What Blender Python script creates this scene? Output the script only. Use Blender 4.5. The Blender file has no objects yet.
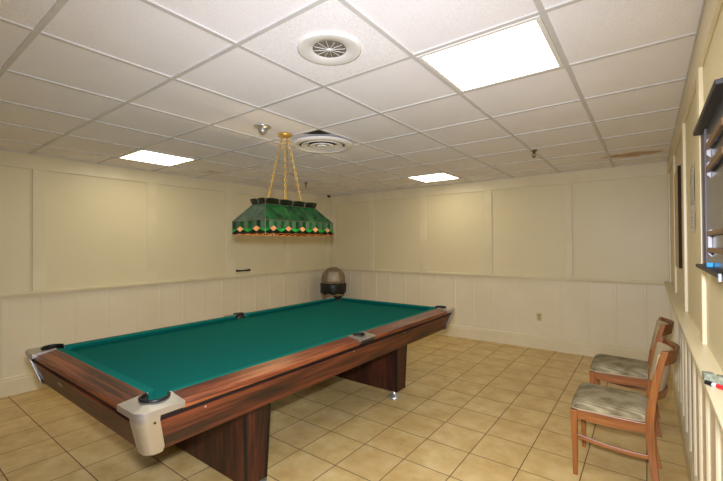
import bpy, bmesh, math, random
from mathutils import Vector, Matrix
random.seed(7)
PI = math.pi
sc = bpy.context.scene
C = sc.collection

# ------------------------------------------------------------------ camera, world, flash, exposure
CAM_H = 1.485
F_PX, YAW, PITCH, ROLL = 383.03, 0.6424, 0.0094, -0.0066
fw = Vector((-math.sin(YAW) * math.cos(PITCH), math.cos(YAW) * math.cos(PITCH), math.sin(PITCH)))
rt = Vector((math.cos(YAW), math.sin(YAW), 0)); up = rt.cross(fw)
r2 = math.cos(ROLL) * rt + math.sin(ROLL) * up
u2 = -math.sin(ROLL) * rt + math.cos(ROLL) * up
cd = bpy.data.cameras.new('camera'); cam = bpy.data.objects.new('camera', cd); C.objects.link(cam)
cd.sensor_width = 36; cd.lens = F_PX / 723 * 36; cd.clip_start = 0.02
m = Matrix((r2, u2, -fw)).transposed().to_4x4(); m.translation = (0, 0, CAM_H); cam.matrix_world = m
sc.camera = cam
w = bpy.data.worlds.new('world'); sc.world = w; w.use_nodes = True
w.node_tree.nodes['Background'].inputs[0].default_value = (1, 0.95, 0.85, 1)
w.node_tree.nodes['Background'].inputs[1].default_value = 0.02
# the photographer's flash, just above the lens
fl = bpy.data.lights.new('flash', 'SPOT'); fl.energy = 355; fl.color = (0.95, 0.99, 1.13)
fl.spot_size = math.radians(140); fl.spot_blend = 1.0; fl.shadow_soft_size = 0.05
fo = bpy.data.objects.new('flash', fl); C.objects.link(fo)
fo.location = (-0.02, 0.02, CAM_H + 0.14)
fo.rotation_euler = (fw + Vector((0, 0, -0.33))).to_track_quat('-Z', 'Y').to_euler()
TROFFER = 8.6
sc.view_settings.view_transform = 'Standard'; sc.view_settings.look = 'None'
sc.view_settings.gamma = 1; sc.view_settings.use_curve_mapping = False
sc.view_settings.exposure = 0.0

# ------------------------------------------------------------------ helpers
def lin(c):
    return tuple(((v / 255) / 12.92 if v / 255 <= 0.04045 else ((v / 255 + 0.055) / 1.055) ** 2.4) for v in c) + (1,)

class N:
    """tiny node helper around one material"""
    def __init__(s, name):
        s.m = bpy.data.materials.new(name); s.m.use_nodes = True
        s.t = s.m.node_tree; s.b = s.t.nodes['Principled BSDF']
    def n(s, typ, **kw):
        o = s.t.nodes.new(typ)
        for k, v in kw.items():
            if k.startswith('i_'): o.inputs[k[2:].replace('_', ' ')].default_value = v
            else: setattr(o, k, v)
        return o
    def l(s, a, b): s.t.links.new(a, b)
    def math(s, op, a, b=None, c=None):
        o = s.t.nodes.new('ShaderNodeMath'); o.operation = op
        for i, v in enumerate((a, b, c)):
            if v is None: continue
            if isinstance(v, (int, float)): o.inputs[i].default_value = v
            else: s.l(v, o.inputs[i])
        return o.outputs[0]
    def coord(s, scale=(1, 1, 1), loc=(0, 0, 0)):
        tc = s.n('ShaderNodeTexCoord'); mp = s.n('ShaderNodeMapping')
        mp.inputs['Scale'].default_value = scale; mp.inputs['Location'].default_value = loc
        s.l(tc.outputs['Object'], mp.inputs[0]); return mp.outputs[0]
    def noise(s, vec, scale, detail=3, rough=0.5):
        o = s.n('ShaderNodeTexNoise'); o.inputs['Scale'].default_value = scale
        o.inputs['Detail'].default_value = detail; o.inputs['Roughness'].default_value = rough
        s.l(vec, o.inputs['Vector']); return o.outputs[0]
    def ramp(s, fac, stops):
        o = s.n('ShaderNodeValToRGB'); e = o.color_ramp.elements
        while len(e) < len(stops): e.new(0.5)
        for k, (p, c) in zip(e, stops): k.position = p; k.color = lin(c)
        s.l(fac, o.inputs[0]); return o.outputs[0]
    def mix(s, fac, a, b):
        o = s.n('ShaderNodeMix', data_type='RGBA')
        for i, v in ((0, fac), (6, a), (7, b)):
            if isinstance(v, (int, float)): o.inputs[i].default_value = v
            elif isinstance(v, tuple): o.inputs[i].default_value = v
            else: s.l(v, o.inputs[i])
        return o.outputs[2]
    def bump(s, h, strength=0.2, dist=0.01):
        o = s.n('ShaderNodeBump'); o.inputs['Strength'].default_value = strength
        o.inputs['Distance'].default_value = dist
        s.l(h, o.inputs['Height']); s.l(o.outputs[0], s.b.inputs['Normal'])
    def color(s, c):
        if isinstance(c, tuple): s.b.inputs['Base Color'].default_value = c
        else: s.l(c, s.b.inputs['Base Color'])
    def rough(s, r): s.b.inputs['Roughness'].default_value = r

def plain(name, rgb, rough=0.5, metal=0.0, var=0.06, scale=8, bump=0.0, bscale=60, spec=0.5):
    k = N(name); v = k.coord()
    a = tuple(max(0, x * (1 - var)) for x in rgb); b = tuple(min(255, x * (1 + var)) for x in rgb)
    k.color(k.ramp(k.noise(v, scale), [(0.3, a), (0.7, b)]))
    k.rough(rough); k.b.inputs['Metallic'].default_value = metal
    k.b.inputs['Specular IOR Level'].default_value = spec
    if bump: k.bump(k.noise(v, bscale, 4), bump, 0.003)
    return k.m

def wood(name, cols, axis, rough=0.35, fine=58, coat=0.0):
    """grain running along the given axis"""
    k = N(name); s = [fine] * 3; s[axis] = fine * 0.045
    v = k.coord(tuple(s)); s2 = [9] * 3; s2[axis] = 0.7
    a = k.noise(v, 1.0, 6, 0.65); b = k.noise(k.coord(tuple(s2)), 1.0, 3)
    f = k.math('ADD', k.math('MULTIPLY', a, 0.6), k.math('MULTIPLY', b, 0.4))
    k.color(k.ramp(f, [(0.40, cols[0]), (0.5, cols[1]), (0.61, cols[2])]))
    k.rough(rough); k.bump(a, 0.06, 0.002)
    k.b.inputs['Coat Weight'].default_value = coat; k.b.inputs['Coat Roughness'].default_value = 0.25
    return k.m

def link(name, bm, mat, parent=None, smooth=False, bevel=0, segs=2):
    bmesh.ops.recalc_face_normals(bm, faces=bm.faces)
    me = bpy.data.meshes.new(name); bm.to_mesh(me); bm.free()
    me.materials.append(mat)
    o = bpy.data.objects.new(name, me); C.objects.link(o)
    if smooth:
        for p in me.polygons: p.use_smooth = True
    if bevel:
        b = o.modifiers.new('bevel', 'BEVEL'); b.width = bevel; b.segments = segs; b.limit_method = 'ANGLE'
        b.angle_limit = math.radians(40)
    if parent: o.parent = parent
    return o

def tag(o, label, cat, group=None, kind=None):
    o['label'] = label; o['category'] = cat
    if group: o['group'] = group
    if kind: o['kind'] = kind
    return o

def thing(name, loc, label, cat, rz=0, group=None):
    o = bpy.data.objects.new(name, None); C.objects.link(o); o.location = loc; o.rotation_euler = (0, 0, rz)
    o.empty_display_size = 0.1
    return tag(o, label, cat, group)

def struct(name, bm, mat, **kw):
    o = link(name, bm, mat, **kw); o['kind'] = 'structure'; return o

def box(bm, a, b):
    """box between two corners"""
    x0, y0, z0 = a; x1, y1, z1 = b
    vs = [bm.verts.new(p) for p in ((x0, y0, z0), (x1, y0, z0), (x1, y1, z0), (x0, y1, z0), (x0, y0, z1), (x1, y0, z1), (x1, y1, z1), (x0, y1, z1))]
    for f in ((3, 2, 1, 0), (4, 5, 6, 7), (0, 1, 5, 4), (1, 2, 6, 5), (2, 3, 7, 6), (3, 0, 4, 7)):
        bm.faces.new([vs[i] for i in f])
    return vs

def loft(bm, rings, cap=True, closed=True):
    R = [[bm.verts.new(p) for p in r] for r in rings]; n = len(R[0])
    for a, b in zip(R, R[1:]):
        for i in range(n if closed else n - 1):
            j = (i + 1) % n; bm.faces.new((a[i], a[j], b[j], b[i]))
    if cap: bm.faces.new(R[0]); bm.faces.new(R[-1][::-1])
    return R

def prism(bm, pts, z0, z1):
    loft(bm, [[(x, y, z0) for x, y in pts], [(x, y, z1) for x, y in pts]])

def lathe(bm, prof, n=32, c=(0, 0), sx=1, sy=1, caps=True):
    rings = [[(c[0] + r * sx * math.cos(2 * PI * i / n), c[1] + r * sy * math.sin(2 * PI * i / n), z) for i in range(n)] for r, z in prof]
    loft(bm, rings, cap=caps)

def tube(bm, pts, r, n=8, cap=True):
    """round tube along a polyline; r a number or a list"""
    pts = [Vector(p) for p in pts]; rings = []
    for i, p in enumerate(pts):
        d = (pts[min(i + 1, len(pts) - 1)] - pts[max(i - 1, 0)]).normalized()
        a = d.orthogonal().normalized() if abs(d.z) > 0.9 else d.cross(Vector((0, 0, 1))).normalized()
        if abs(d.z) > 0.9: a = Vector((1, 0, 0)) - d * d.x; a.normalize()
        b = d.cross(a); rr = r[i] if isinstance(r, (list, tuple)) else r
        rings.append([p + rr * (math.cos(2 * PI * k / n) * a + math.sin(2 * PI * k / n) * b) for k in range(n)])
    loft(bm, rings, cap=cap)

def sweep(bm, pts, size):
    """rectangular bar through points; size (half x-ish, half y-ish) in plane across the path, per point allowed"""
    rings = []
    for i, p in enumerate(pts):
        hx, hy = size[i] if isinstance(size[0], (list, tuple)) else size
        x, y, z = p; rings.append([(x - hx, y - hy, z), (x + hx, y - hy, z), (x + hx, y + hy, z), (x - hx, y + hy, z)])
    loft(bm, rings)

def copy_tree(o, parent=None):
    c = o.copy(); C.objects.link(c); c.parent = parent
    for ch in list(o.children): copy_tree(ch, c)
    return c

# ------------------------------------------------------------------ room numbers (metres)
XL, XR, YB, YF = -5.105, 0.192, 5.80, -1.6      # faces of the applied trim boards
T = 0.018                                        # how far the wall panels lie behind the trim
ZC = 2.439
RAIL = 1.016
GX0, GY0, G = -0.340, -0.115, 0.61               # ceiling grid

# ------------------------------------------------------------------ materials of the shell
k = N('painted_panel_cream'); v = k.coord()
k.color(k.mix(k.math('MULTIPLY', k.noise(v, 1.6, 4), 1.0), lin((219, 206, 166)), lin((227, 215, 177))))
k.rough(0.42); k.bump(k.noise(k.coord((1, 1, 0.25)), 220, 3), 0.15, 0.001); WALL = k.m
k = N('painted_trim_cream'); v = k.coord()
k.color(k.ramp(k.noise(v, 3), [(0.3, (220, 207, 170)), (0.7, (229, 217, 182))])); k.rough(0.35); TRIM = k.m
k = N('painted_wainscot_cream'); v = k.coord()
k.color(k.ramp(k.noise(v, 2), [(0.3, (226, 214, 182)), (0.7, (232, 221, 191))])); k.rough(0.35); WAINS = k.m

k = N('ceramic_floor_tiles'); tc = k.n('ShaderNodeTexCoord'); sp = k.n('ShaderNodeSeparateXYZ')
k.l(tc.outputs['Object'], sp.inputs[0])
ux = k.math('DIVIDE', k.math('ADD', sp.outputs[0], 0.694 + 0.3355 * 40), 0.3355)
uy = k.math('DIVIDE', k.math('ADD', sp.outputs[1], -1.960 + 0.3385 * 40), 0.3385)
dx = k.math('ABSOLUTE', k.math('SUBTRACT', k.math('FRACT', ux), 0.5)); dy = k.math('ABSOLUTE', k.math('SUBTRACT', k.math('FRACT', uy), 0.5))
dm = k.math('MAXIMUM', dx, dy)
mr = k.n('ShaderNodeMapRange'); mr.interpolation_type = 'SMOOTHSTEP'
mr.inputs[1].default_value = 0.486; mr.inputs[2].default_value = 0.494; k.l(dm, mr.inputs[0]); grout = mr.outputs[0]
cb = k.n('ShaderNodeCombineXYZ'); k.l(k.math('FLOOR', ux), cb.inputs[0]); k.l(k.math('FLOOR', uy), cb.inputs[1])
wn = k.n('ShaderNodeTexWhiteNoise'); k.l(cb.outputs[0], wn.inputs['Vector'])
ad = k.n('ShaderNodeVectorMath', operation='MULTIPLY_ADD'); k.l(wn.outputs['Color'], ad.inputs[0]); ad.inputs[1].default_value = (9, 9, 9); k.l(tc.outputs['Object'], ad.inputs[2])
cloud = k.noise(ad.outputs[0], 5.5, 5, 0.62)
tcol = k.ramp(cloud, [(0.30, (192, 158, 96)), (0.48, (210, 180, 118)), (0.68, (224, 200, 142))])
tone = k.mix(k.math('MULTIPLY', wn.outputs['Value'], 0.25), tcol, lin((196, 160, 108)))
k.color(k.mix(grout, tone, lin((112, 88, 62)))); k.bump(k.math('MULTIPLY', grout, -1), 0.4, 0.003)
k.l(k.math('ADD', k.math('MULTIPLY', grout, 0.4), 0.36), k.b.inputs['Roughness']); FLOOR = k.m

def tile_mat(name, a, b, crack):
    k = N(name); v = k.coord(); n1 = k.noise(v, 160, 4, 0.7)
    sp = k.n('ShaderNodeSeparateXYZ'); tc = k.n('ShaderNodeTexCoord'); k.l(tc.outputs['Object'], sp.inputs[0])
    base = k.ramp(n1, [(0.33, a), (0.52, b)])
    tone = k.ramp(k.noise(v, 1.1, 2), [(0.3, (242, 240, 236)), (0.7, (255, 255, 255))])
    mx = k.n('ShaderNodeMix', data_type='RGBA', blend_type='MULTIPLY'); mx.inputs[0].default_value = 0.6
    k.l(base, mx.inputs[6]); k.l(tone, mx.inputs[7]); out = mx.outputs[2]
    # brown water marks where the photo has them
    for (cx, cy, rx, ry, st) in ((-0.14, 5.12, 0.30, 0.13, 0.8), (-4.62, 2.84, 0.10, 0.16, 0.8), (-3.9, 3.6, 0.12, 0.12, 0.35)):
        ex = k.math('POWER', k.math('DIVIDE', k.math('SUBTRACT', sp.outputs[0], cx), rx), 2)
        ey = k.math('POWER', k.math('DIVIDE', k.math('SUBTRACT', sp.outputs[1], cy), ry), 2)
        r = k.math('ADD', k.math('SQRT', k.math('ADD', ex, ey)), k.math('MULTIPLY', k.math('SUBTRACT', k.noise(v, 7, 3), 0.5), 1.4))
        mr = k.n('ShaderNodeMapRange'); mr.inputs[1].default_value = 0.7; mr.inputs[2].default_value = 1.05
        mr.inputs[3].default_value = st; mr.inputs[4].default_value = 0; k.l(r, mr.inputs[0])
        out = k.mix(mr.outputs[0], out, lin((188, 150, 98)))
    k.color(out); k.rough(0.9); k.bump(k.noise(v, crack, 5, 0.7), 0.35, 0.004); return k.m
TILE = tile_mat('mineral_ceiling_tile', (238, 236, 238), (250, 248, 250), 90)
TILE2 = tile_mat('rough_ceiling_tile', (226, 226, 228), (252, 251, 252), 45)
TEE = plain('ceiling_grid_metal', (206, 204, 200), 0.4, var=0.02)

# ------------------------------------------------------------------ shell
bm = bmesh.new(); box(bm, (XL - 0.2, YF - 0.2, -0.1), (XR + 0.2, YB + 0.2, 0)); struct('floor', bm, FLOOR)
bm = bmesh.new(); box(bm, (XL - 0.2, YF - 0.2, ZC + 0.006), (XR + 0.2, YB + 0.2, ZC + 0.08)); struct('ceiling', bm, TILE)
bm = bmesh.new(); box(bm, (XL - T - 0.1, YF - 0.1, 0), (XL - T, YB + T + 0.1, ZC + 0.006)); struct('wall_left', bm, WALL)
bm = bmesh.new(); box(bm, (XL - T, YB + T, 0), (XR + T, YB + T + 0.1, ZC + 0.006)); struct('wall_back', bm, WALL)
bm = bmesh.new(); box(bm, (XR + T, YF - 0.1, 0), (XR + T + 0.1, YB + T + 0.1, ZC + 0.006)); struct('wall_right', bm, WALL)
bm = bmesh.new(); box(bm, (XL - T, YF - 0.1, 0), (XR + T, YF, ZC + 0.006)); struct('wall_front', bm, WALL)

# ceiling grid: every tee a bar
xs = [GX0 + G * i for i in range(-7, 1)]; ys = [GY0 + G * j for j in range(-2, 10)]
bm = bmesh.new()
for x in xs: box(bm, (x - 0.012, YF, ZC - 0.001), (x + 0.012, YB, ZC + 0.007))
for y in ys: box(bm, (XL, y - 0.012, ZC - 0.0005), (XR, y + 0.012, ZC + 0.007))
struct('trim_1', bm, TEE, bevel=0.001, segs=1)
bm = bmesh.new()      # wall angle round the ceiling
box(bm, (XL, YF, ZC - 0.001), (XL + 0.008, YB, ZC + 0.007)); box(bm, (XR - 0.005, YF, ZC - 0.001), (XR, YB, ZC + 0.007)); box(bm, (XL, YB - 0.008, ZC - 0.001), (XR, YB, ZC + 0.007))
struct('trim_2', bm, TEE)
bm = bmesh.new()      # the rougher tile that holds the speaker
box(bm, (GX0 - 2 * G + 0.012, GY0 + 2 * G + 0.012, ZC + 0.001), (GX0 - G - 0.012, GY0 + 3 * G - 0.012, ZC + 0.007)); struct('trim_3', bm, TILE2)

# header boards, battens, chair rails, wainscot strips, baseboards
tn = [4]
def trim(bm, mat=None, **kw):
    o = struct('trim_%d' % tn[0], bm, mat or TRIM, **kw); tn[0] += 1; return o
BAND = 2.285
for a, b in (((XL - T, YF, BAND), (XL, YB, ZC)), ((XL, YB, BAND), (XR, YB + T, ZC)), ((XR, YF, BAND), (XR + T, YB + T, ZC))):
    bm = bmesh.new(); box(bm, a, b); trim(bm, bevel=0.003)
for y0, y1 in ((-0.0, 0.11), (1.135, 1.25), (2.271, 2.392), (3.41, 3.58), (4.60, 4.74), (5.69, YB)):
    bm = bmesh.new(); box(bm, (XL - T, y0, RAIL), (XL - 0.001, y1, BAND + 0.001)); trim(bm, bevel=0.003)
for x0, x1 in ((XL, -4.99), (-4.163, -4.059), (-3.107, -2.985), (-1.985, -1.885), (-0.90, -0.815)):
    bm = bmesh.new(); box(bm, (x0, YB + 0.001, RAIL), (x1, YB + T, BAND + 0.001)); trim(bm, bevel=0.003)
for y0, y1 in ((0.90, 1.0), (2.33, 2.44), (3.36, 3.48), (4.56, 4.68), (5.70, YB)):
    bm = bmesh.new(); box(bm, (XR + 0.001, y0, RAIL), (XR + T, y1, BAND + 0.001)); trim(bm, bevel=0.003)

def rail_prof(d):            # chair rail section: distance from wall panel, height
    return [(0, RAIL - 0.055), (d * 0.35, RAIL - 0.05), (d * 0.45, RAIL - 0.022), (d, RAIL - 0.02), (d, RAIL - 0.003), (d - 0.004, RAIL), (0, RAIL)]
D = 0.055 + T - 0.008
for pts in ([[(XL - T + d, y, z) for d, z in rail_prof(D - 0.02)] for y in (YF, YB + T)],
            [[(x, YB + T - d, z) for d, z in rail_prof(D - 0.02)] for x in (XL - T, XR + T)],
            [[(XR + T - d, y, z) for d, z in rail_prof(D)] for y in (YF, YB + T)]):
    bm = bmesh.new(); loft(bm, pts); trim(bm)
def strip(bm, base, axis, sgn, c, tk=0.0055):    # one raised wainscot strip with soft edges
    h0, h1 = 0.18, RAIL - 0.05; w = 0.020; t = tk
    prof = [(-w, 0), (-w, t * 0.5), (-w * 0.6, t), (w * 0.6, t), (w, t * 0.5), (w, 0)]
    rr = [[((base + sgn * d, c + o, z) if axis == 'y' else (c + o, base + sgn * d, z)) for o, d in prof] for z in (h0, h1)]
    loft(bm, rr)
BP = 0.006
bm = bmesh.new(); box(bm, (XL - T - 0.001, YF, 0), (XL - T + BP, YB + T, RAIL - 0.04))
y = 0.916 - 0.3045 * 8
while y < YB: strip(bm, XL - T + BP, 'y', 1, y); y += 0.3045
trim(bm, WAINS)
bm = bmesh.new(); box(bm, (XL - T, YB + T - BP, 0), (XR + T, YB + T + 0.001, RAIL - 0.04))
x = -1.88 - 0.307 * 10
while x < XR - 0.02: strip(bm, YB + T - BP, 'x', -1, x); x += 0.307
trim(bm, WAINS)
bm = bmesh.new(); box(bm, (XR + T - BP, YF, 0), (XR + T + 0.001, YB + T, RAIL - 0.04))
y = 1.02 - 0.305 * 8
while y < YB: strip(bm, XR + T - BP, 'y', -1, y, 0.012); y += 0.305
trim(bm, WAINS)
def base_prof(): return [(0, 0), (0.026, 0), (0.026, 0.145), (0.020, 0.155), (0.020, 0.172), (0.008, 0.186), (0, 0.188)]
for nm, pts in (('baseboard_left', [[(XL - T + d, y, z) for d, z in base_prof()] for y in (YF, YB + T)]),
                ('baseboard_back', [[(x, YB + T - d, z) for d, z in base_prof()] for x in (XL - T, XR + T)]),
                ('baseboard_right', [[(XR + T - d, y, z) for d, z in base_prof()] for y in (YF, YB + T)])):
    bm = bmesh.new(); loft(bm, pts); struct(nm, bm, TRIM)

# ------------------------------------------------------------------ ceiling things
k = N('lit_prismatic_diffuser'); v = k.coord()
k.color(lin((250, 248, 240))); k.b.inputs['Emission Strength'].default_value = TROFFER
k.b.inputs['Emission Color'].default_value = (1.0, 0.90, 0.68, 1); DIFF = k.m
WHITE = plain('white_enamel', (228, 226, 220), 0.35, var=0.02)
WARM = plain('aged_white_plastic', (222, 214, 196), 0.4, var=0.03)
DARK = plain('black_void', (14, 13, 12), 0.8)
CHROME = plain('chrome', (208, 206, 200), 0.32, 0.8, var=0.03)
BRASS = plain('polished_brass', (226, 186, 98), 0.38, 0.75, var=0.05)
AGED = plain('aged_bronze', (92, 74, 50), 0.4, 0.8)
SATIN = plain('satin_aluminium', (196, 194, 190), 0.36, 0.88, var=0.03)

def troffer(i, j, label):
    x0 = GX0 + G * i + 0.013; y0 = GY0 + G * j + 0.013; s = G - 0.026
    t = thing('ceiling_light', (x0 + s / 2, y0 + s / 2, ZC - 0.003), label, 'ceiling light')
    h = s / 2; f = 0.022
    bm = bmesh.new()
    for a, b in (((-h, -h), (h, -h + f)), ((-h, h - f), (h, h)), ((-h, -h + f), (-h + f, h - f)), ((h - f, -h + f), (h, h - f))):
        box(bm, (a[0], a[1], -0.001), (b[0], b[1], 0.009))
    link('frame', bm, WHITE, t, bevel=0.0015, segs=1)
    bm = bmesh.new(); box(bm, (-h + f, -h + f, 0.002), (h - f, h - f, 0.008)); link('diffuser', bm, DIFF, t)
troffer(-1, 3, 'large bright square ceiling light nearest the camera, right of the round speaker grille')
troffer(-7, 3, 'lit square ceiling light on the left, close to the left wall')
troffer(-4, 8, 'lit square ceiling light farthest away, close to the back wall')

# round speaker in the rough tile
t = thing('ceiling_speaker', (-1.235, 1.40, ZC + 0.001), 'round white ceiling speaker with small grey mesh centre in a rough ceiling tile', 'speaker')
bm = bmesh.new(); lathe(bm, [(0.080, -0.001), (0.084, -0.004), (0.11, -0.008), (0.145, -0.013), (0.155, -0.010), (0.156, 0.0)], 48, caps=False)
link('rim', bm, WHITE, t, smooth=True)
MESHG = N('perforated_grille'); mv = MESHG.coord()
vo = MESHG.n('ShaderNodeTexVoronoi'); vo.inputs['Scale'].default_value = 170; MESHG.l(mv, vo.inputs['Vector'])
MESHG.color(MESHG.ramp(vo.outputs['Distance'], [(0.25, (44, 40, 34)), (0.6, (140, 132, 118))])); MESHG.rough(0.6)
bm = bmesh.new(); lathe(bm, [(0.0005, -0.004), (0.082, -0.004), (0.082, 0.0)], 40, caps=False); link('grille', bm, MESHG.m, t)
bm = bmesh.new()
for a in range(6): 
    c, s = math.cos(a * PI / 6), math.sin(a * PI / 6); tube(bm, [(-0.078 * c, -0.078 * s, -0.006), (0.078 * c, 0.078 * s, -0.006)], 0.0012, 5)
lathe(bm, [(0.001, -0.010), (0.010, -0.009), (0.011, -0.004)], 16); link('spider_spokes', bm, WHITE, t)

# round air diffuser: dropped concentric cones below a dark opening
t = thing('air_diffuser', (-2.445, 2.66, ZC - 0.002), 'round white stepped air diffuser beside the lamp canopy, hanging below the ceiling', 'air vent')
bm = bmesh.new(); box(bm, (-0.30, 0.02 - 0.28, -0.002), (0.26, 0.24, 0.0)); 
bm2 = bmesh.new(); lathe(bm2, [(0.215, -0.020), (0.222, -0.034), (0.255, -0.036), (0.284, -0.026), (0.290, -0.016), (0.284, -0.010), (0.240, -0.010), (0.215, -0.020)], 56, caps=False); link('outer_ring', bm2, WHITE, t, smooth=True)
bm.free(); bm = bmesh.new(); lathe(bm, [(0.001, -0.002), (0.235, -0.002), (0.235, 0.0), (0.001, 0.0)], 40, caps=False)
pts = [(-0.30, 0.24), (-0.30, 0.25), (-0.02, 0.25)]
link('opening', bm, DARK, t)
for q, (r0, r1, z0, z1) in enumerate(((0.125, 0.195, -0.010, -0.034), (0.055, 0.118, -0.018, -0.034))):
    bm = bmesh.new(); lathe(bm, [(r0, z0), (r0 + 0.02, z0 - 0.012), (r1 - 0.006, z1), (r1, z1), (r1 + 0.002, z1 + 0.006), (r0 + 0.016, z0 + 0.004)], 48, caps=False); link('cone', bm, WHITE, t, smooth=True)
bm = bmesh.new(); lathe(bm, [(0.001, -0.036), (0.04, -0.035), (0.05, -0.032), (0.052, -0.026), (0.001, -0.022)], 32); link('centre_cone', bm, WHITE, t, smooth=True)
bm = bmesh.new()
for a in range(4):
    c, s = math.cos(a * PI / 2 + .5), math.sin(a * PI / 2 + .5); tube(bm, [(0.04 * c, 0.04 * s, -0.024), (0.23 * c, 0.23 * s, -0.014)], 0.004, 6)
link('strut', bm, AGED, t)
# the tile corner pushed up beside the diffuser leaves a dark gap
bm = bmesh.new(); cx, cy = GX0 - 3 * G - 0.013, GY0 + 4 * G + 0.013
prism(bm, [(cx, cy), (cx - 0.20, cy), (cx, cy + 0.17)], ZC + 0.001, ZC + 0.0055)
trim(bm, DARK)

t = thing('smoke_detector', (-2.49, 2.0, ZC + 0.005), 'small silver cone shaped detector on the ceiling left of the lamp canopy', 'detector')
bm = bmesh.new(); lathe(bm, [(0.001, 0), (0.068, 0), (0.070, -0.008), (0.060, -0.014), (0.040, -0.022), (0.034, -0.03), (0.001, -0.03)], 36); link('base', bm, CHROME, t, smooth=True)
bm = bmesh.new(); lathe(bm, [(0.001, -0.03), (0.036, -0.03), (0.033, -0.045), (0.022, -0.06), (0.012, -0.068), (0.001, -0.07)], 28); link('sensor_cone', bm, SATIN, t, smooth=True)

def sprinkler(loc, label, group=None):
    t = thing('sprinkler_head', loc, label, 'sprinkler', group=group)
    bm = bmesh.new(); lathe(bm, [(0.001, 0), (0.034, 0), (0.036, -0.004), (0.02, -0.010), (0.001, -0.010)], 24); link('escutcheon', bm, AGED, t, smooth=True)
    bm = bmesh.new(); tube(bm, [(0, 0, -0.008), (0, 0, -0.03)], 0.011, 12)
    for s in (-1, 1): tube(bm, [(s * 0.009, 0, -0.028), (s * 0.019, 0, -0.042), (s * 0.014, 0, -0.058), (0, 0, -0.068)], 0.0035, 6)
    tube(bm, [(0, 0, -0.03), (0, 0, -0.068)], 0.003, 6); link('yoke', bm, AGED, t)
    bm = bmesh.new(); lathe(bm, [(0.001, -0.067), (0.016, -0.067), (0.017, -0.070), (0.001, -0.072)], 16); link('deflector', bm, AGED, t)
sprinkler((-0.938, 4.25, ZC + 0.005), 'dark bronze sprinkler head on the right side of the ceiling')
sprinkler((-4.242, 4.241, ZC + 0.005), 'dark bronze sprinkler head seen just right of the lamp chains')
bm = bmesh.new(); lathe(bm, [(0.001, 0), (0.032, 0), (0.034, -0.012), (0.026, -0.030), (0.012, -0.040), (0.001, -0.041)], 24)
o = link('ceiling_sensor', bm, plain('dark_plastic', (40, 34, 28), 0.5), smooth=True); o.location = (-4.98, 5.60, ZC - 0.001)
tag(o, 'tiny dark round sensor on the ceiling in the far corner', 'sensor')

# ------------------------------------------------------------------ stained glass lamp
def glass(name, a, b, scale=14, trans=0.35, emit=None):
    k = N(name); v = k.coord((1, 1, 0.6))
    col = k.ramp(k.noise(v, scale, 5, 0.7), [(0.35, a), (0.65, b)])
    k.color(col); k.rough(0.18); k.b.inputs['Specular IOR Level'].default_value = 0.6
    tr = k.n('ShaderNodeBsdfTranslucent'); k.l(col, tr.inputs[0])
    mx = k.n('ShaderNodeMixShader'); mx.inputs[0].default_value = trans
    out = k.t.nodes['Material Output']; k.l(k.b.outputs[0], mx.inputs[1]); k.l(tr.outputs[0], mx.inputs[2]); k.l(mx.outputs[0], out.inputs[0]); return k.m
G1 = glass('green_slag_glass', (4, 46, 24), (38, 124, 58), 11)
G2 = glass('dark_green_glass', (2, 14, 8), (5, 28, 16), 16, 0.05)
G3 = glass('bright_green_glass', (20, 150, 60), (60, 205, 90), 9, 0.55)
GA = glass('amber_glass', (204, 160, 106), (236, 206, 160), 20, 0.6)
GO = glass('orange_glass', (190, 96, 30), (226, 140, 60), 20, 0.5)
GREY = glass('grey_green_glass', (60, 86, 66), (104, 128, 98), 12, 0.25)
LEAD = plain('brass_came', (96, 90, 66), 0.5, 0.3)
LX, LY, LZ = -2.50, 2.25, CAM_H
lamp = thing('stained_glass_lamp', (LX, LY, ZC), 'rectangular green stained glass billiard lamp hanging on brass chains over the pool table', 'lamp')
z0 = LZ - ZC
ZB, ZS, ZT, ZK = z0 + 0.080, z0 + 0.190, z0 + 0.325, z0 + 0.372       # skirt bottom, shoulder, top of slope, crown top
BX, BY, TX, TY, KX, KY = 0.205, 0.385, 0.082, 0.282, 0.094, 0.296
bm = bmesh.new(); lathe(bm, [(0.001, 0.0), (0.058, 0.0), (0.060, -0.012), (0.048, -0.022), (0.014, -0.03), (0.001, -0.034)], 32); link('canopy', bm, BRASS, lamp, smooth=True)
# chains
def chain(a, b):
    bm = bmesh.new(); a = Vector(a); b = Vector(b); d = b - a; n = int(d.length / 0.026); dn = d.normalized()
    s1 = dn.orthogonal().normalized(); s2 = dn.cross(s1)
    for i in range(n):
        c = a + d * ((i + 0.5) / n); s = s1 if i % 2 else s2
        ring = [c + dn * 0.018 * math.cos(q * PI / 5) + s * 0.008 * math.sin(q * PI / 5) for q in range(10)]
        R = []
        for q in range(10):
            p = ring[q]; tg = (ring[(q + 1) % 10] - ring[q - 1]).normalized(); o1 = (p - c).normalized(); o2 = tg.cross(o1)
            R.append([p + 0.0036 * (math.cos(w_ * PI / 2.5) * o1 + math.sin(w_ * PI / 2.5) * o2) for w_ in range(5)])
        loft(bm, R + [R[0]], cap=False)
    return bm
for s in (-1, 1): link('chain', chain((0, s * 0.035, -0.024), (0, s * 0.20, ZT + 0.01)), BRASS, lamp, smooth=True)
link('chain', chain((0, 0, -0.03), (0, 0, ZT + 0.01)), BRASS, lamp, smooth=True)
bm = bmesh.new()
tube(bm, [(0.012, 0.008, -0.03), (0.016, 0.02, -0.3), (0.008, 0.004, ZT)], 0.003, 6); link('power_cord', bm, plain('gold_cord', (150, 120, 62), 0.5), lamp, smooth=True)
bm = bmesh.new(); tube(bm, [(0, -TY, ZT), (0, TY, ZT)], 0.006, 8); tube(bm, [(-TX, 0, ZT), (TX, 0, ZT)], 0.005, 8); link('spreader_bar', bm, BRASS, lamp)
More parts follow.
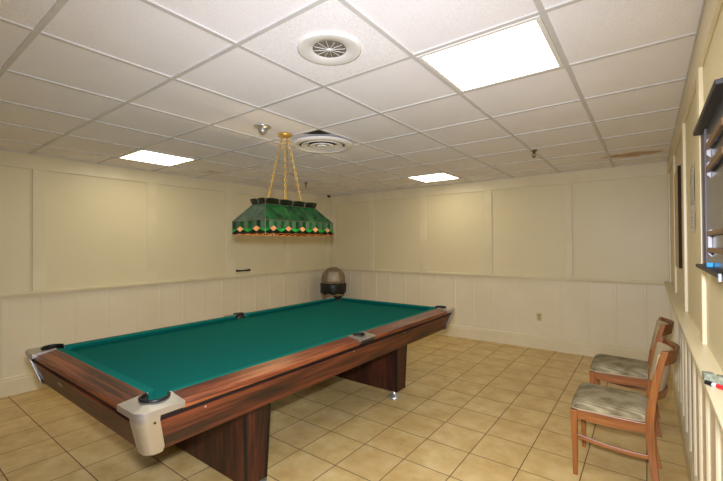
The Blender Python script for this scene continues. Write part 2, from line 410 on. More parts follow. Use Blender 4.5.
def sheet(bm, pts, t=0.003):      # thin slab from a planar polygon
    P = [Vector(p) for p in pts]; n = (P[1] - P[0]).cross(P[2] - P[0]).normalized() * t / 2
    loft(bm, [[p - n for p in P], [p + n for p in P]])
came = bmesh.new(); edge = []
def line(a, b, r=0.003): tube(came, [a, b], r, 5)
sides = []   # (p0 bottom, p1 bottom, number of slope panels, number of cells)
cB = [(BX, -BY), (BX, BY), (-BX, BY), (-BX, -BY)]; cT = [(TX, -TY), (TX, TY), (-TX, TY), (-TX, -TY)]; cK = [(KX, -KY), (KX, KY), (-KX, KY), (-KX, -KY)]
lerp = lambda p, q, f: (p[0] + (q[0] - p[0]) * f, p[1] + (q[1] - p[1]) * f)
for i in range(4):
    j = (i + 1) % 4; longside = i % 2 == 0; npn = 3 if longside else 2; nc = 5 if longside else 2; nk = 4 if longside else 2
    for q in range(npn):       # sloping panels
        f0, f1 = q / npn, (q + 1) / npn
        a, b = lerp(cB[i], cB[j], f0), lerp(cB[i], cB[j], f1); c, d = lerp(cT[i], cT[j], f1), lerp(cT[i], cT[j], f0)
        bm = bmesh.new(); sheet(bm, [(*a, ZS), (*b, ZS), (*c, ZT), (*d, ZT)]); link('slope_panel', bm, G1 if longside else GREY, lamp)
        line((*a, ZS), (*d, ZT))
    line((*cB[i], ZS), (*cB[j], ZS), 0.004); line((*cT[i], ZT), (*cT[j], ZT), 0.004); line((*cB[i], ZB), (*cB[i], ZS), 0.0025)
    out = Vector((cB[i][0] + cB[j][0], cB[i][1] + cB[j][1], 0)).normalized()
    # crown: flared scalloped leaves
    for q in range(nk):
        f0, f1 = q / nk, (q + 1) / nk; bm = bmesh.new(); R = []
        for h in range(5):
            tt = h / 4; row = []
            for e in range(9):
                g = f0 + (f1 - f0) * e / 8; p = lerp(cT[i], cT[j], g); kq = lerp(cK[i], cK[j], g)
                bulge = math.sin(PI * e / 8)
                hh = ZT + (ZK - ZT) * tt * (0.88 + 0.12 * bulge ** 0.5); x = p[0] + (kq[0] - p[0]) * tt + out.x * 0.006 * bulge * tt; y = p[1] + (kq[1] - p[1]) * tt + out.y * 0.006 * bulge * tt
                row.append((x, y, hh))
            R.append(row)
        loft(bm, R, cap=False, closed=False)
        o = link('crown_leaf', bm, G2, lamp, smooth=True); so = o.modifiers.new('solid', 'SOLIDIFY'); so.thickness = 0.003
        for h in range(8): line(R[4][h], R[4][h + 1], 0.0022)
        line(R[0][0], R[4][0], 0.0025)
    # skirt: cells of upright strips with a diamond low in each, scalloped foot
    for q in range(nc):
        f0, f1 = q / nc, (q + 1) / nc; P = lambda f, z: (*lerp(cB[i], cB[j], f0 + (f1 - f0) * f), z)
        H = ZS - ZB; zm = ZB + H * 0.42; dw = 0.25; dh = H * 0.21
        for a, b in ((0, 0.25), (0.25, 0.5), (0.5, 0.75), (0.75, 1.0)):
            up1 = lambda f: zm + (dh * (1 - abs(f - 0.5) / dw) if abs(f - 0.5) < dw else 0)
            bm = bmesh.new(); sheet(bm, [P(a, up1(a)), P(b, up1(b)), P(b, ZS), P(a, ZS)]); link('skirt_strip', bm, GREY if int(a * 4 + 0.5) % 2 else G1, lamp); line(P(a, up1(a)), P(a, ZS), 0.0018)
        bm = bmesh.new(); sheet(bm, [P(0.5 - dw, zm), P(0.5, zm - dh), P(0.5 + dw, zm), P(0.5, zm + dh)]); link('diamond', bm, GA, lamp)
        for a, b in (((0.5 - dw, zm), (0.5, zm - dh)), ((0.5, zm - dh), (0.5 + dw, zm)), ((0.5 + dw, zm), (0.5, zm + dh)), ((0.5, zm + dh), (0.5 - dw, zm))): line(P(*a), P(*b), 0.0022)
        for gp in ([P(0, zm), P(0, zm - dh * 1.1), P(0.25, zm - dh * 0.5), P(0.25, zm)], [P(1, zm), P(0.75, zm), P(0.75, zm - dh * 0.5), P(1, zm - dh * 1.1)]):
            bm = bmesh.new(); sheet(bm, gp); link('green_gore', bm, G3, lamp)
        bm = bmesh.new()
        for e in range(8):
            f_a, f_b = e / 8, (e + 1) / 8
            lo = lambda f: ZB + 0.009 * (0.5 + 0.5 * math.cos(2 * PI * f * 2))
            hi = lambda f, md: (zm - dh * (1 - abs(f - 0.5) / dw)) if 0.25 < md < 0.75 else zm - dh * (1.1 - 0.6 * min(f, 1 - f) / 0.25)
            sheet(bm, [P(f_a, lo(f_a)), P(f_b, lo(f_b)), P(f_b, max(hi(f_b, (f_a + f_b) / 2), lo(f_b) + 0.004)), P(f_a, max(hi(f_a, (f_a + f_b) / 2), lo(f_a) + 0.004))])
            edge.append((P(f_a, lo(f_a)), P(f_b, lo(f_b))))
        link('scallop_panel', bm, G2, lamp)
link('came', came, LEAD, lamp)
bm = bmesh.new()
for a, b in edge: tube(bm, [a, b], 0.0034, 5)
link('bottom_beading', bm, GO, lamp)
k = N('warm_bulb'); k.color((1, 0.9, 0.7, 1)); k.b.inputs['Emission Color'].default_value = (1, 0.72, 0.38, 1); k.b.inputs['Emission Strength'].default_value = 50; BULB = k.m
for s in (-0.16, 0.03, 0.19):
    bm = bmesh.new(); lathe(bm, [(0.012, ZS + 0.04), (0.014, ZS + 0.02), (0.028, ZS - 0.02), (0.030, ZS - 0.05), (0.020, ZS - 0.072), (0.002, ZS - 0.080)], 20, (0, s)); b = link('bulb', bm, BULB, lamp, smooth=True)
    bm = bmesh.new(); lathe(bm, [(0.016, ZS + 0.038), (0.018, ZS + 0.10), (0.006, ZS + 0.11), (0.004, ZT)], 16, (0, s)); link('socket', bm, BRASS, lamp, smooth=True)

# ------------------------------------------------------------------ pool table
TXC, TYC, HX, HY, TZ = -2.5175, 2.317, 0.8375, 1.603, 0.80
k = N('green_billiard_cloth'); v = k.coord()
k.color(k.ramp(k.noise(v, 500, 3), [(0.3, (5, 90, 82)), (0.7, (10, 106, 96))])); k.rough(0.95)
k.b.inputs['Specular IOR Level'].default_value = 0.08; CLOTH = k.m
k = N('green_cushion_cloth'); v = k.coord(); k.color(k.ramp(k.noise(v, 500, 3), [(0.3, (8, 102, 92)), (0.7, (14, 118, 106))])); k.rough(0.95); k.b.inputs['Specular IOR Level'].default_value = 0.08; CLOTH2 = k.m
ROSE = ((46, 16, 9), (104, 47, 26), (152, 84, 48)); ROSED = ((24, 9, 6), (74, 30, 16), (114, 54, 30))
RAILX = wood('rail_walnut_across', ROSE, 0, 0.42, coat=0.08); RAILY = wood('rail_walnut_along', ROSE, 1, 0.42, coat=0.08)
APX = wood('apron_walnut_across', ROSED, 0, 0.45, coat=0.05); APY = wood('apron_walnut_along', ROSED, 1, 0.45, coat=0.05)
LEGW = wood('pedestal_walnut', ((20, 9, 7), (52, 22, 15), (88, 40, 26)), 2, 0.4)
BLK = plain('black_trim', (16, 14, 14), 0.45)
RUB = plain('black_pocket_leather', (10, 10, 10), 0.4)
table = thing('pool_table', (TXC, TYC, 0), 'pool table with green cloth, dark reddish wood rails and silver corner castings', 'pool table')
CW = 0.115; CC = 0.115; CR = 0.062; CL = 0.19; NOSE = 0.165; SC = 0.092; SR = 0.052; SH = 0.095
def quad(sx, sy):        # local corner coordinates (distance in from the outer edges) -> table coordinates
    return lambda u, v: (sx * (HX - u), sy * (HY - v))
def arc(cx, cy, r, a0, a1, n=10): return [(cx + r * math.cos(a0 + (a1 - a0) * i / n), cy + r * math.sin(a0 + (a1 - a0) * i / n)) for i in range(n + 1)]
# bed outline, anticlockwise, notched for six pockets
out = []
E = CC + 0.004; off = math.sqrt(CR ** 2 - 0.004 ** 2)
def corner_arc(sx, sy):
    q = quad(sx, sy); a = arc(CC, CC, CR, math.atan2(0.004, off), PI / 2 - math.atan2(0.004, off), 10)
    return [q(u, v) for u, v in a]          # from the x-run side to the y-run side
def side_arc(sx):
    o2 = math.sqrt(SR ** 2 - (E - SC) ** 2); a = math.atan2(E - SC, o2)
    return [(sx * (HX - (SC + SR * math.sin(t))), SR * math.cos(t)) for t in [a + (PI - 2 * a) * i / 8 for i in range(9)]]
out += corner_arc(1, -1)                                  # (u small v..)
out += side_arc(1)[::-1]
out += corner_arc(1, 1)[::-1]
out += corner_arc(-1, 1)
out += side_arc(-1)
out += corner_arc(-1, -1)[::-1]
bm = bmesh.new(); prism(bm, out, TZ - 0.075, TZ - 0.038); bmesh.ops.triangulate(bm, faces=[f for f in bm.faces if len(f.verts) > 4])
link('bed', bm, CLOTH, table)
# rails and cushions
def rail_piece(axis, s, a, b):
    """axis 'y': long rail at x side s from y=a to b; 'x': end rail at y side s"""
    M = (lambda d, l, z: (s * (HX - d), l, z)) if axis == 'y' else (lambda d, l, z: (l, s * (HY - d), z))
    prof = [(0.008, TZ - 0.050), (0.003, TZ - 0.026), (0.007, TZ - 0.021), (CW, TZ - 0.001), (CW, TZ - 0.050)]
    bm = bmesh.new(); loft(bm, [[M(d, a, z) for d, z in prof], [M(d, b, z) for d, z in prof]])
    link('rail', bm, RAILY if axis == 'y' else RAILX, table)
def cushion(axis, s, a, b, ca, cb):
    M = (lambda d, l, z: (s * (HX - d), l, z)) if axis == 'y' else (lambda d, l, z: (l, s * (HY - d), z))
    prof = [(CW, TZ - 0.037), (CW, TZ - 0.001), (CW + 0.012, TZ + 0.0005), (NOSE - 0.004, TZ - 0.002), (NOSE, TZ - 0.005), (NOSE - 0.002, TZ - 0.009), (NOSE - 0.030, TZ - 0.037)]
    bm = bmesh.new()
    def cut(l, c, d): return l + c * (d - CW) / (NOSE - CW)
    loft(bm, [[M(d, cut(a, ca, d), z) for d, z in prof], [M(d, cut(b, -cb, d), z) for d, z in prof]])
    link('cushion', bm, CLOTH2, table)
for s in (-1, 1):
    for h in (-1, 1):
        a, b = (-HY + CL, -SH) if h < 0 else (SH, HY - CL)
        rail_piece('y', s, a, b)
        ca = 0.045 if h < 0 else 0.02; cb = 0.02 if h < 0 else 0.045
        cushion('y', s, a + (-0.01 if h < 0 else -0.035), b + (0.035 if h < 0 else 0.01), ca, cb)
    rail_piece('x', s, -HX + CL, HX - CL)
    cushion('x', s, -HX + CL - 0.01, HX - CL + 0.01, 0.045, 0.045)
# aprons, leaning in towards the bottom, with a black recess under the rail
AZ0, AZ1 = 0.578, TZ - 0.070; LEAN = 0.062
for s in (-1, 1):
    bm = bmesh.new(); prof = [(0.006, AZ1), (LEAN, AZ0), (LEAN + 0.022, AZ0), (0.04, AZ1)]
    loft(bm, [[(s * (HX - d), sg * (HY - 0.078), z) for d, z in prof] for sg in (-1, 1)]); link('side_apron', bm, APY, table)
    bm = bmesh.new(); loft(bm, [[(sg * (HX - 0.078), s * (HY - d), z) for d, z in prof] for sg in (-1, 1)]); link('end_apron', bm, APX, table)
for s in (-1, 1):
    bm = bmesh.new(); box(bm, (min(s * (HX - 0.018), s * (HX - 0.05)), -HY + 0.06, AZ1 - 0.01), (max(s * (HX - 0.018), s * (HX - 0.05)), HY - 0.06, TZ - 0.04)); link('recess_strip', bm, BLK, table)
    bm = bmesh.new(); box(bm, (-HX + 0.06, min(s * (HY - 0.018), s * (HY - 0.05)), AZ1 - 0.01), (HX - 0.06, max(s * (HY - 0.018), s * (HY - 0.05)), TZ - 0.04)); link('recess_strip', bm, BLK, table)
bm = bmesh.new(); box(bm, (-HX + 0.19, -HY + 0.19, 0.62), (HX - 0.19, HY - 0.19, TZ - 0.076)); link('slate_frame', bm, BLK, table)
# corner castings
for sx in (-1, 1):
    for sy in (-1, 1):
        q = quad(sx, sy); R = 0.045
        top = [(CL, -0.011), (CL, CW)] + arc(CC, CC, CR, 0, -1.5 * PI, 20) + [(CW, CL), (-0.011, CL)] + arc(R - 0.011, R - 0.011, R, PI, 1.5 * PI, 8)
        t2 = []
        for p in top:
            if not t2 or (abs(p[0] - t2[-1][0]) + abs(p[1] - t2[-1][1])) > 1e-4: t2.append(p)
        bm = bmesh.new(); prism(bm, [q(*p) for p in t2], TZ - 0.024, TZ + 0.004)
        for v_ in bm.verts: v_.co.z -= 0.013 * max(0, 1 - min(HX - abs(v_.co.x), HY - abs(v_.co.y)) / CW)
        bmesh.ops.triangulate(bm, faces=[f for f in bm.faces if len(f.verts) > 4])
        cst = link('corner_casting', bm, SATIN, table, bevel=0.004, segs=3)
        bm = bmesh.new(); rings = []
        for z, o_, ex in ((TZ - 0.030, -0.004, 0.086), (TZ - 0.06, -0.002, 0.084), (0.60, LEAN - 0.020, 0.124), (0.575, LEAN - 0.012, 0.120), (0.566, LEAN + 0.0, 0.112)):
            rr = 0.045; a = [(ex, o_)] + [(ex * .8 + (o_ + rr) * .2, o_)] + arc(o_ + rr, o_ + rr, rr, 1.5 * PI, PI, 8) + [(o_, ex * .8 + (o_ + rr) * .2), (o_, ex)]
            inn = [(p[0] + 0.006 if p[0] < ex - .001 else p[0], p[1] + 0.006 if p[1] < ex - .001 else p[1]) for p in a][::-1]
            rings.append([(*q(*p), z) for p in a + inn])
        loft(bm, rings); link('corner_skirt', bm, SATIN, cst, smooth=False, bevel=0.002)
        bm = bmesh.new(); loft(bm, [[(*q(u, v), z) for u, v in arc(CC, CC, r_, 0.0, -1.5 * PI, 20)] for r_, z in ((CR + 0.001, TZ - 0.004), (CR + 0.001, TZ - 0.10), (CR * 0.8, TZ - 0.14), (0.002, TZ - 0.15))], cap=False, closed=False)
        o = link('pocket', bm, RUB, table, smooth=True); so = o.modifiers.new('solid', 'SOLIDIFY'); so.thickness = 0.003
        bm = bmesh.new(); tube(bm, [(*q(u, v), TZ + 0.003) for u, v in arc(CC, CC, CR - 0.002, -0.15, -1.5 * PI + 0.15, 20)], 0.006, 8); link('pocket_rim', bm, RUB, o, smooth=True)
        p = Vector((*q(0.006, 0.062), TZ - 0.066)); bm = bmesh.new(); tube(bm, [p, p + Vector((sx * 0.011, 0, 0))], 0.005, 10); link('rivet', bm, AGED, cst)
for sx in (-1, 1):
    P2 = lambda u, y: (sx * (HX - u), y)
    o2 = math.sqrt(SR ** 2 - (CW - SC) ** 2); a0 = math.asin((CW - SC) / SR)
    ar = [(SC + SR * math.sin(t), SR * math.cos(t)) for t in [a0 - (PI + 2 * a0) * i / 16 for i in range(17)]]
    pts = [(-0.006, SH), (CW, SH)] + ar + [(CW, -SH), (-0.006, -SH)]
    bm = bmesh.new(); prism(bm, [P2(u, y) for u, y in pts], TZ - 0.022, TZ + 0.004)
    for v_ in bm.verts: v_.co.z -= 0.013 * max(0, 1 - (HX - abs(v_.co.x)) / CW)
    bmesh.ops.triangulate(bm, faces=[f for f in bm.faces if len(f.verts) > 4])
    cst = link('side_casting', bm, SATIN, table, bevel=0.003)
    bm = bmesh.new(); box(bm, (min(sx * (HX + 0.006), sx * (HX - 0.004)), -SH, TZ - 0.036), (max(sx * (HX + 0.006), sx * (HX - 0.004)), SH, TZ - 0.02)); link('side_lip', bm, SATIN, cst, bevel=0.003)
    bm = bmesh.new(); lathe(bm, [(SR + 0.001, TZ - 0.002), (SR + 0.001, TZ - 0.09), (SR * 0.8, TZ - 0.12), (0.002, TZ - 0.13)], 24, P2(SC, 0), caps=False)
    o = link('pocket', bm, RUB, table, smooth=True); so = o.modifiers.new('solid', 'SOLIDIFY'); so.thickness = 0.003
    bm = bmesh.new(); tube(bm, [(*P2(u, y), TZ + 0.001) for u, y in [(SC + (SR - .002) * math.sin(t), (SR - .002) * math.cos(t)) for t in [0.2 - (PI + 0.4) * i / 14 for i in range(15)]]], 0.005, 8); link('pocket_rim', bm, RUB, o, smooth=True)
# small screws and the maker's plate on the aprons
def screw(s, along, z, axis):
    d = 0.006 + (AZ1 - z) / (AZ1 - AZ0) * (LEAN - 0.006); bm = bmesh.new()
    p = Vector((s * (HX - d), along, z)) if axis == 'y' else Vector((along, s * (HY - d), z)); n = Vector((s, 0, 0)) if axis == 'y' else Vector((0, s, 0))
    tube(bm, [p - n * 0.003, p + n * 0.002], 0.005, 10); link('screw', bm, CHROME, table)
for al in (-HY + 0.30, -0.16, 0.55): screw(1, al, 0.72, 'y')
screw(-1, 0, 0.7, 'y'); screw(-1, -HX + 0.12, 0.715, 'x') if False else screw(-1, -HX + 0.13, 0.70, 'x')
bm = bmesh.new(); d = lambda z: -HY + 0.006 + (AZ1 - z) / (AZ1 - AZ0) * (LEAN - 0.006) - 0.002
def slab_on_end(bm, x0, x1, za, zb): loft(bm, [[(x, d(z) - o, z) for x, z in ((x0, za), (x1, za), (x1, zb), (x0, zb))] for o in (0, 0.0015)])
slab_on_end(bm, -0.26, -0.19, 0.672, 0.692); slab_on_end(bm, -0.245, -0.205, 0.692, 0.698); link('maker_plate', bm, plain('worn_plate', (150, 142, 128), 0.4, 0.4), table)
# pedestals
FEET = ((0.545, 0), (-0.545, 0))
for sy, yc, zb in ((-1, -0.812, 0.022), (1, 0.90, 0.062)):
    bm = bmesh.new()
    xt, xb, wt, wb = 0.60, 0.575, 0.098, 0.074; zt = 0.66
    loft(bm, [[(-X, yc - W, z), (X, yc - W, z), (X, yc + W, z), (-X, yc + W, z)] for X, W, z in ((xb, wb, zb), (xt, wt, zt))])
    ped = link('pedestal', bm, LEGW, table, bevel=0.002, segs=1)
    for ex in (-1, 1):
        for ey in (-1, 1):
            bm = bmesh.new(); e = 0.0035
            loft(bm, [[(ex * (X + e - a), yc + ey * (W + e - b), z) for a, b in ((0, 0), (0.024, 0), (0.024, 0.010), (0, 0.010))] for X, W, z in ((xb, wb, zb), (xt, wt, zt))]); link('corner_strip', bm, BLK, ped)
        bm = bmesh.new(); lathe(bm, [(0.002, 0), (0.066, 0), (0.067, zb * .13), (0.050, zb * .35), (0.030, zb * .62), (0.024, zb * .8), (0.024, zb + 0.002)], 28, (ex * 0.53, yc + (0.03 if sy < 0 else -0.045))); link('foot', bm, CHROME, ped, smooth=True)

# ------------------------------------------------------------------ bin in the far corner
k = N('tan_bin_plastic'); v = k.coord(); k.color(k.ramp(k.noise(v, 6), [(0.3, (120, 104, 80)), (0.7, (138, 120, 94))])); k.rough(0.4); TAN = k.m
FLAP = plain('pale_flap_plastic', (168, 156, 134), 0.35)
BAG = plain('black_bin_liner', (16, 16, 18), 0.45, bump=0.8, bscale=18)
t = thing('waste_bin', (-4.72, 5.42, 0), 'domed tan waste bin with black liner over its rim in the far corner', 'waste bin', rz=0.72)
bm = bmesh.new(); lathe(bm, [(0.001, 0), (0.165, 0), (0.175, 0.01), (0.215, 0.62), (0.222, 0.70), (0.001, 0.70)], 40); link('body', bm, TAN, t, smooth=True)
bm = bmesh.new(); rings = []
for z, r in ((0.575, 0.226), (0.585, 0.234), (0.63, 0.237), (0.70, 0.240), (0.745, 0.240), (0.765, 0.226), (0.765, 0.205)):
    rings.append([((r + 0.004 * math.sin(i * 1.9 + z * 20) + 0.003 * math.sin(i * 3.1)) * math.cos(2 * PI * i / 60), (r + 0.004 * math.sin(i * 1.9 + z * 20)) * math.sin(2 * PI * i / 60), z + (0.012 * math.sin(i * 0.8) if z < 0.59 else 0)) for i in range(60)])
loft(bm, rings, cap=False); link('liner', bm, BAG, t, smooth=True)
bm = bmesh.new(); prof = [(0.214, 0.755), (0.222, 0.775), (0.220, 0.84)] + [(0.218 * math.cos(a) , 0.86 + 0.20 * math.sin(a)) for a in [i * PI / 2 / 9 for i in range(10)]][:-1] + [(0.004, 1.06)]
lathe(bm, prof, 40, caps=False); dm = link('dome_lid', bm, TAN, t, smooth=True); so = dm.modifiers.new('solid', 'SOLIDIFY'); so.thickness = 0.004
bm = bmesh.new(); rings = []       # swing flap bulging slightly out of the dome's front
for i in range(9):
    z = 0.80 + 0.185 * i / 8; r = 0.226 if z < 0.86 else 0.218 * math.sqrt(max(0, 1 - ((z - 0.86) / 0.20) ** 2)) + 0.008
    hw = 0.122 - 0.03 * i / 8; rings.append([(hw * (2 * e / 8 - 1), -math.sqrt(max(1e-4, r * r - (hw * (2 * e / 8 - 1)) ** 2)), z) for e in range(9)])
loft(bm, rings, cap=False, closed=False); fp = link('swing_flap', bm, FLAP, t, smooth=True); so = fp.modifiers.new('solid', 'SOLIDIFY'); so.thickness = 0.004; so.offset = 1

# ------------------------------------------------------------------ chairs
k = N('striped_velour'); tc = k.n('ShaderNodeTexCoord'); sp = k.n('ShaderNodeSeparateXYZ'); k.l(tc.outputs['Object'], sp.inputs[0])
st = k.math('SINE', k.math('MULTIPLY', sp.outputs[1], 2 * PI / 0.0145))
st = k.math('ADD', k.math('MULTIPLY', st, 0.5), 0.5)
v = k.coord((1, 1, 1)); nap = k.noise(v, 5.0, 3, 0.6)
basec = k.ramp(nap, [(0.38, (124, 112, 84)), (0.48, (156, 144, 112)), (0.62, (186, 176, 142))])
k.color(k.mix(k.math('MULTIPLY', st, 0.6), basec, lin((86, 76, 52)))); k.rough(0.9)
k.bump(st, 0.3, 0.002); VEL = k.m
k = N('striped_velour_upright'); tc = k.n('ShaderNodeTexCoord'); sp = k.n('ShaderNodeSeparateXYZ'); k.l(tc.outputs['Object'], sp.inputs[0])
st = k.math('ADD', k.math('MULTIPLY', k.math('SINE', k.math('MULTIPLY', sp.outputs[1], 2 * PI / 0.0145)), 0.5), 0.5)
k.color(k.mix(k.math('MULTIPLY', st, 0.4), lin((190, 172, 136)), lin((148, 132, 98)))); k.rough(0.9); k.bump(st, 0.3, 0.002); VEL2 = k.m
CHW = ((126, 72, 30), (150, 90, 40), (168, 110, 54))
CZ = wood('chair_beech_upright', CHW, 2, 0.35, 60, 0.3); CX = wood('chair_beech_along', CHW, 0, 0.35, 60, 0.3); CY = wood('chair_beech_across', ((100, 58, 28), (122, 74, 36), (140, 90, 46)), 1, 0.35, 60, 0.3)
def make_chair(loc, label):
    t = thing('dining_chair', loc, label, 'chair', group='side chairs along the right wall')
    FX, RX, HWf, HWr = -0.205, 0.185, 0.205, 0.19
    for s in (-1, 1):
        bm = bmesh.new()       # front leg, tapering
        sweep(bm, [(FX + 0.004, s * HWf, 0), (FX + 0.002, s * HWf, 0.25), (FX, s * HWf, 0.415)], [(0.0125, 0.0125), (0.017, 0.017), (0.021, 0.02)])
        link('front_leg', bm, CZ, t, bevel=0.003)
        bm = bmesh.new(); P = []; S = []   # rear leg and back upright in one curved piece
        for z, x, w_ in ((0, 0.230, 0.015), (0.12, 0.208, 0.018), (0.25, 0.192, 0.020), (0.38, 0.184, 0.022), (0.46, 0.186, 0.022), (0.56, 0.198, 0.021), (0.68, 0.219, 0.019), (0.80, 0.245, 0.017), (0.855, 0.262, 0.016)):
            P.append((x, s * HWr, z)); S.append((w_, 0.0125))
        sweep(bm, P, S); link('rear_leg', bm, CZ, t, bevel=0.003)
        bm = bmesh.new()       # seat rail, lower edge arched
        R = []
        for i in range(9):
            f = i / 8; x = FX + 0.018 + (RX - 0.036 - FX) * f + 0.0; y = s * (HWf + (HWr - HWf) * f); lo = 0.365 + 0.0 - 0.012 * math.sin(PI * f) 
            R.append([(x, y - 0.011, lo), (x, y + 0.011, lo), (x, y + 0.011, 0.42), (x, y - 0.011, 0.42)])
        loft(bm, R); link('seat_rail', bm, CX, t, bevel=0.002)
        bm = bmesh.new(); R = []   # side stretcher, bowed down
        for i in range(9):
            f = i / 8; x = FX + 0.012 + (RX - 0.006 - FX) * f; y = s * (HWf + (HWr - HWf) * f); z = 0.252 - 0.03 * f - 0.012 * math.sin(PI * f)
            R.append([(x, y - 0.007, z - 0.013), (x, y + 0.007, z - 0.013), (x, y + 0.007, z + 0.013), (x, y - 0.007, z + 0.013)])
        loft(bm, R); link('stretcher', bm, CX, t, bevel=0.003)
    bm = bmesh.new(); box(bm, (FX - 0.012, -HWf + 0.018, 0.362), (FX + 0.012, HWf - 0.018, 0.42)); link('seat_rail', bm, CY, t, bevel=0.002)
    bm = bmesh.new(); box(bm, (RX - 0.012, -HWr + 0.01, 0.362), (RX + 0.012, HWr - 0.01, 0.42)); link('seat_rail', bm, CY, t, bevel=0.002)
    bm = bmesh.new(); box(bm, (-0.02, -HWf + 0.01, 0.215), (-0.002, HWf - 0.01, 0.237)) if False else box(bm, (RX - 0.004, -HWr + 0.01, 0.20), (RX + 0.014, HWr - 0.01, 0.225)); link('stretcher', bm, CY, t, bevel=0.003)
    # cushion: rounded trapezoid, domed, front edge rolled
    bm = bmesh.new(); n = 48; rings = []
    def outline(sc_, z, dome=False):
        r = []
        for i in range(n):
            a = 2 * PI * i / n; c, s_ = math.cos(a), math.sin(a); ex = 0.22
            px = math.copysign(abs(c) ** ex if abs(c) > 1e-6 else 0, c); py = math.copysign(abs(s_) ** ex if abs(s_) > 1e-6 else 0, s_)
            X = -0.012 + px * 0.2115; hw = 0.222 + (0.178 - 0.222) * (px + 1) / 2
            r.append((-0.012 + (X + 0.012) * sc_ , py * hw * sc_, z))
        return r
    for sc_, z in ((0.965, 0.416), (1.0, 0.424), (1.012, 0.438), (1.0, 0.452), (0.955, 0.466), (0.86, 0.477), (0.68, 0.486), (0.42, 0.491), (0.15, 0.493)):
        rings.append(outline(sc_, z))
    loft(bm, rings); seat = link('seat', bm, VEL, t, smooth=True)
    bm = bmesh.new(); R = [outline(1.004, 0.424)]; pts = [Vector(p) for p in R[0]]; tube(bm, pts + [pts[0]], 0.0045, 6); link('piping', bm, VEL2, seat, smooth=True)
    # curved back: top rail, lower rail, padded panel between
    def curved(zlo, zhi, th, bulge, hw, lean=True, inset=0.0, nn=14, puff=0.0, rows=2):
        bm = bmesh.new(); R = []
        for i in range(nn + 1):
            f = i / nn * 2 - 1; y = f * hw; bow = bulge * (1 - f * f); ring = []
            xb = lambda z: 0.186 + (0.262 - 0.186) * max(0, (z - 0.46) / 0.41) - 0.0
            zz = [zlo + (zhi - zlo) * q / (rows - 1) for q in range(rows)]
            pf = lambda q: puff * math.sin(PI * q / (rows - 1)) * (1 - f ** 6)
            ring = [(xb(z) + bow - th / 2 - inset - pf(q), y, z) for q, z in enumerate(zz)] + [(xb(z) + bow + th / 2 - inset + 0.3 * pf(q), y, z) for q, z in reversed(list(enumerate(zz)))]
            R.append(ring)
        loft(bm, R); return bm
    link('top_rail', curved(0.770, 0.855, 0.018, 0.068, HWr + 0.004), CY, t, bevel=0.003)
    link('back_rail', curved(0.555, 0.60, 0.018, 0.058, HWr - 0.008), CY, t, bevel=0.003)
    link('back_pad', curved(0.575, 0.832, 0.022, 0.056, HWr - 0.014, inset=0.016, puff=0.014, rows=8), VEL2, t, smooth=True, bevel=0.004)
    return t
ch = make_chair((-0.189, 3.005, 0), 'nearer of the two wooden chairs by the right wall, with worn striped seat')
ch2 = copy_tree(ch); ch2.location = (-0.178, 3.90, 0); ch2['label'] = 'farther of the two wooden chairs by the right wall, partly hidden by the nearer one'

# ------------------------------------------------------------------ right wall: cabinet, framed mirror, notices, ledge bits
SLATE = plain('dark_slab', (38, 34, 35), 0.5, var=0.1)
FRM = plain('dark_brown_frame', (48, 30, 26), 0.4); LIL = plain('lilac_grey_metal', (96, 88, 94), 0.6, 0.2); GREYM = plain('pale_grey_metal', (176, 172, 174), 0.5)
k = N('grey_glass'); k.color(lin((72, 76, 78))); k.rough(0.15); GLS = k.m
OAK = wood('oak_bars', ((74, 52, 28), (102, 72, 40), (122, 90, 54)), 1, 0.4, 60)
y0, y1, zt, zb = 1.40, 2.15, 1.934, 1.393
t = thing('cue_rack', (XR, (y0 + y1) / 2, zb), 'dark wall rack with black top board, wooden bars and white brackets on the right wall', 'cue rack')
L = (y1 - y0) / 2; H = zt - zb; wx = 0.0005
bm = bmesh.new(); loft(bm, [[(-0.033, -L + 0.08, H), (wx, -L + 0.08, H), (wx, L, H), (-0.033, L, H)], [(-0.036, -L + 0.078, H + 0.014), (wx, -L + 0.078, H + 0.018), (wx, L + 0.002, H + 0.018), (-0.036, L + 0.002, H + 0.014)]]); link('top_board', bm, SLATE, t, bevel=0.002)
bm = bmesh.new(); box(bm, (-0.032, -L, -0.014), (wx, L, 0)); link('bottom_shelf', bm, SLATE, t, bevel=0.002)
bm = bmesh.new(); box(bm, (-0.010, L - 0.014, 0), (wx, L - 0.001, H)); box(bm, (-0.010, -L + 0.08, 0), (wx, -L + 0.092, H)); link('side_post', bm, FRM, t)
bm = bmesh.new(); box(bm, (-0.008, L - 0.11, 0), (wx, L - 0.014, H)); link('metal_edge', bm, LIL, t)
bm = bmesh.new(); box(bm, (-0.004, -L + 0.092, 0), (wx, L - 0.11, H)); link('glass_panel', bm, GLS, t)
for z in (0.428, 0.345, 0.115, 0.055):
    bm = bmesh.new(); box(bm, (-0.020, -L + 0.10, z), (-0.010, L - 0.27, z + (0.022 if z > 0.3 else 0.016))); link('wooden_bar', bm, OAK, t, bevel=0.002)
for z0_, z1_ in ((0.40, 0.475), (0.325, 0.39), (0.035, 0.14)):
    bm = bmesh.new(); yb = L - 0.262
    loft(bm, [[(-0.016, y_, z0_ + 0.012), (-0.004, y_, z0_), (-0.004, y_, z1_), (-0.016, y_, z1_ - 0.008)] for y_ in (yb, yb + 0.010)]); link('bracket', bm, GREYM, t, bevel=0.002)
bm = bmesh.new(); prism(bm, [(-0.009, 0), (0.009, 0), (0.009, 0.018), (-0.009, 0.018)], 0, 0.016)
o = link('chalk_cube', bm, plain('blue_chalk', (60, 150, 205), 0.9, var=0.12, scale=60), bevel=0.002); o.location = (0.178, 1.86, zb + 0.0005)
tag(o, 'bright blue cube of cue chalk on the bottom shelf of the wall rack', 'chalk')
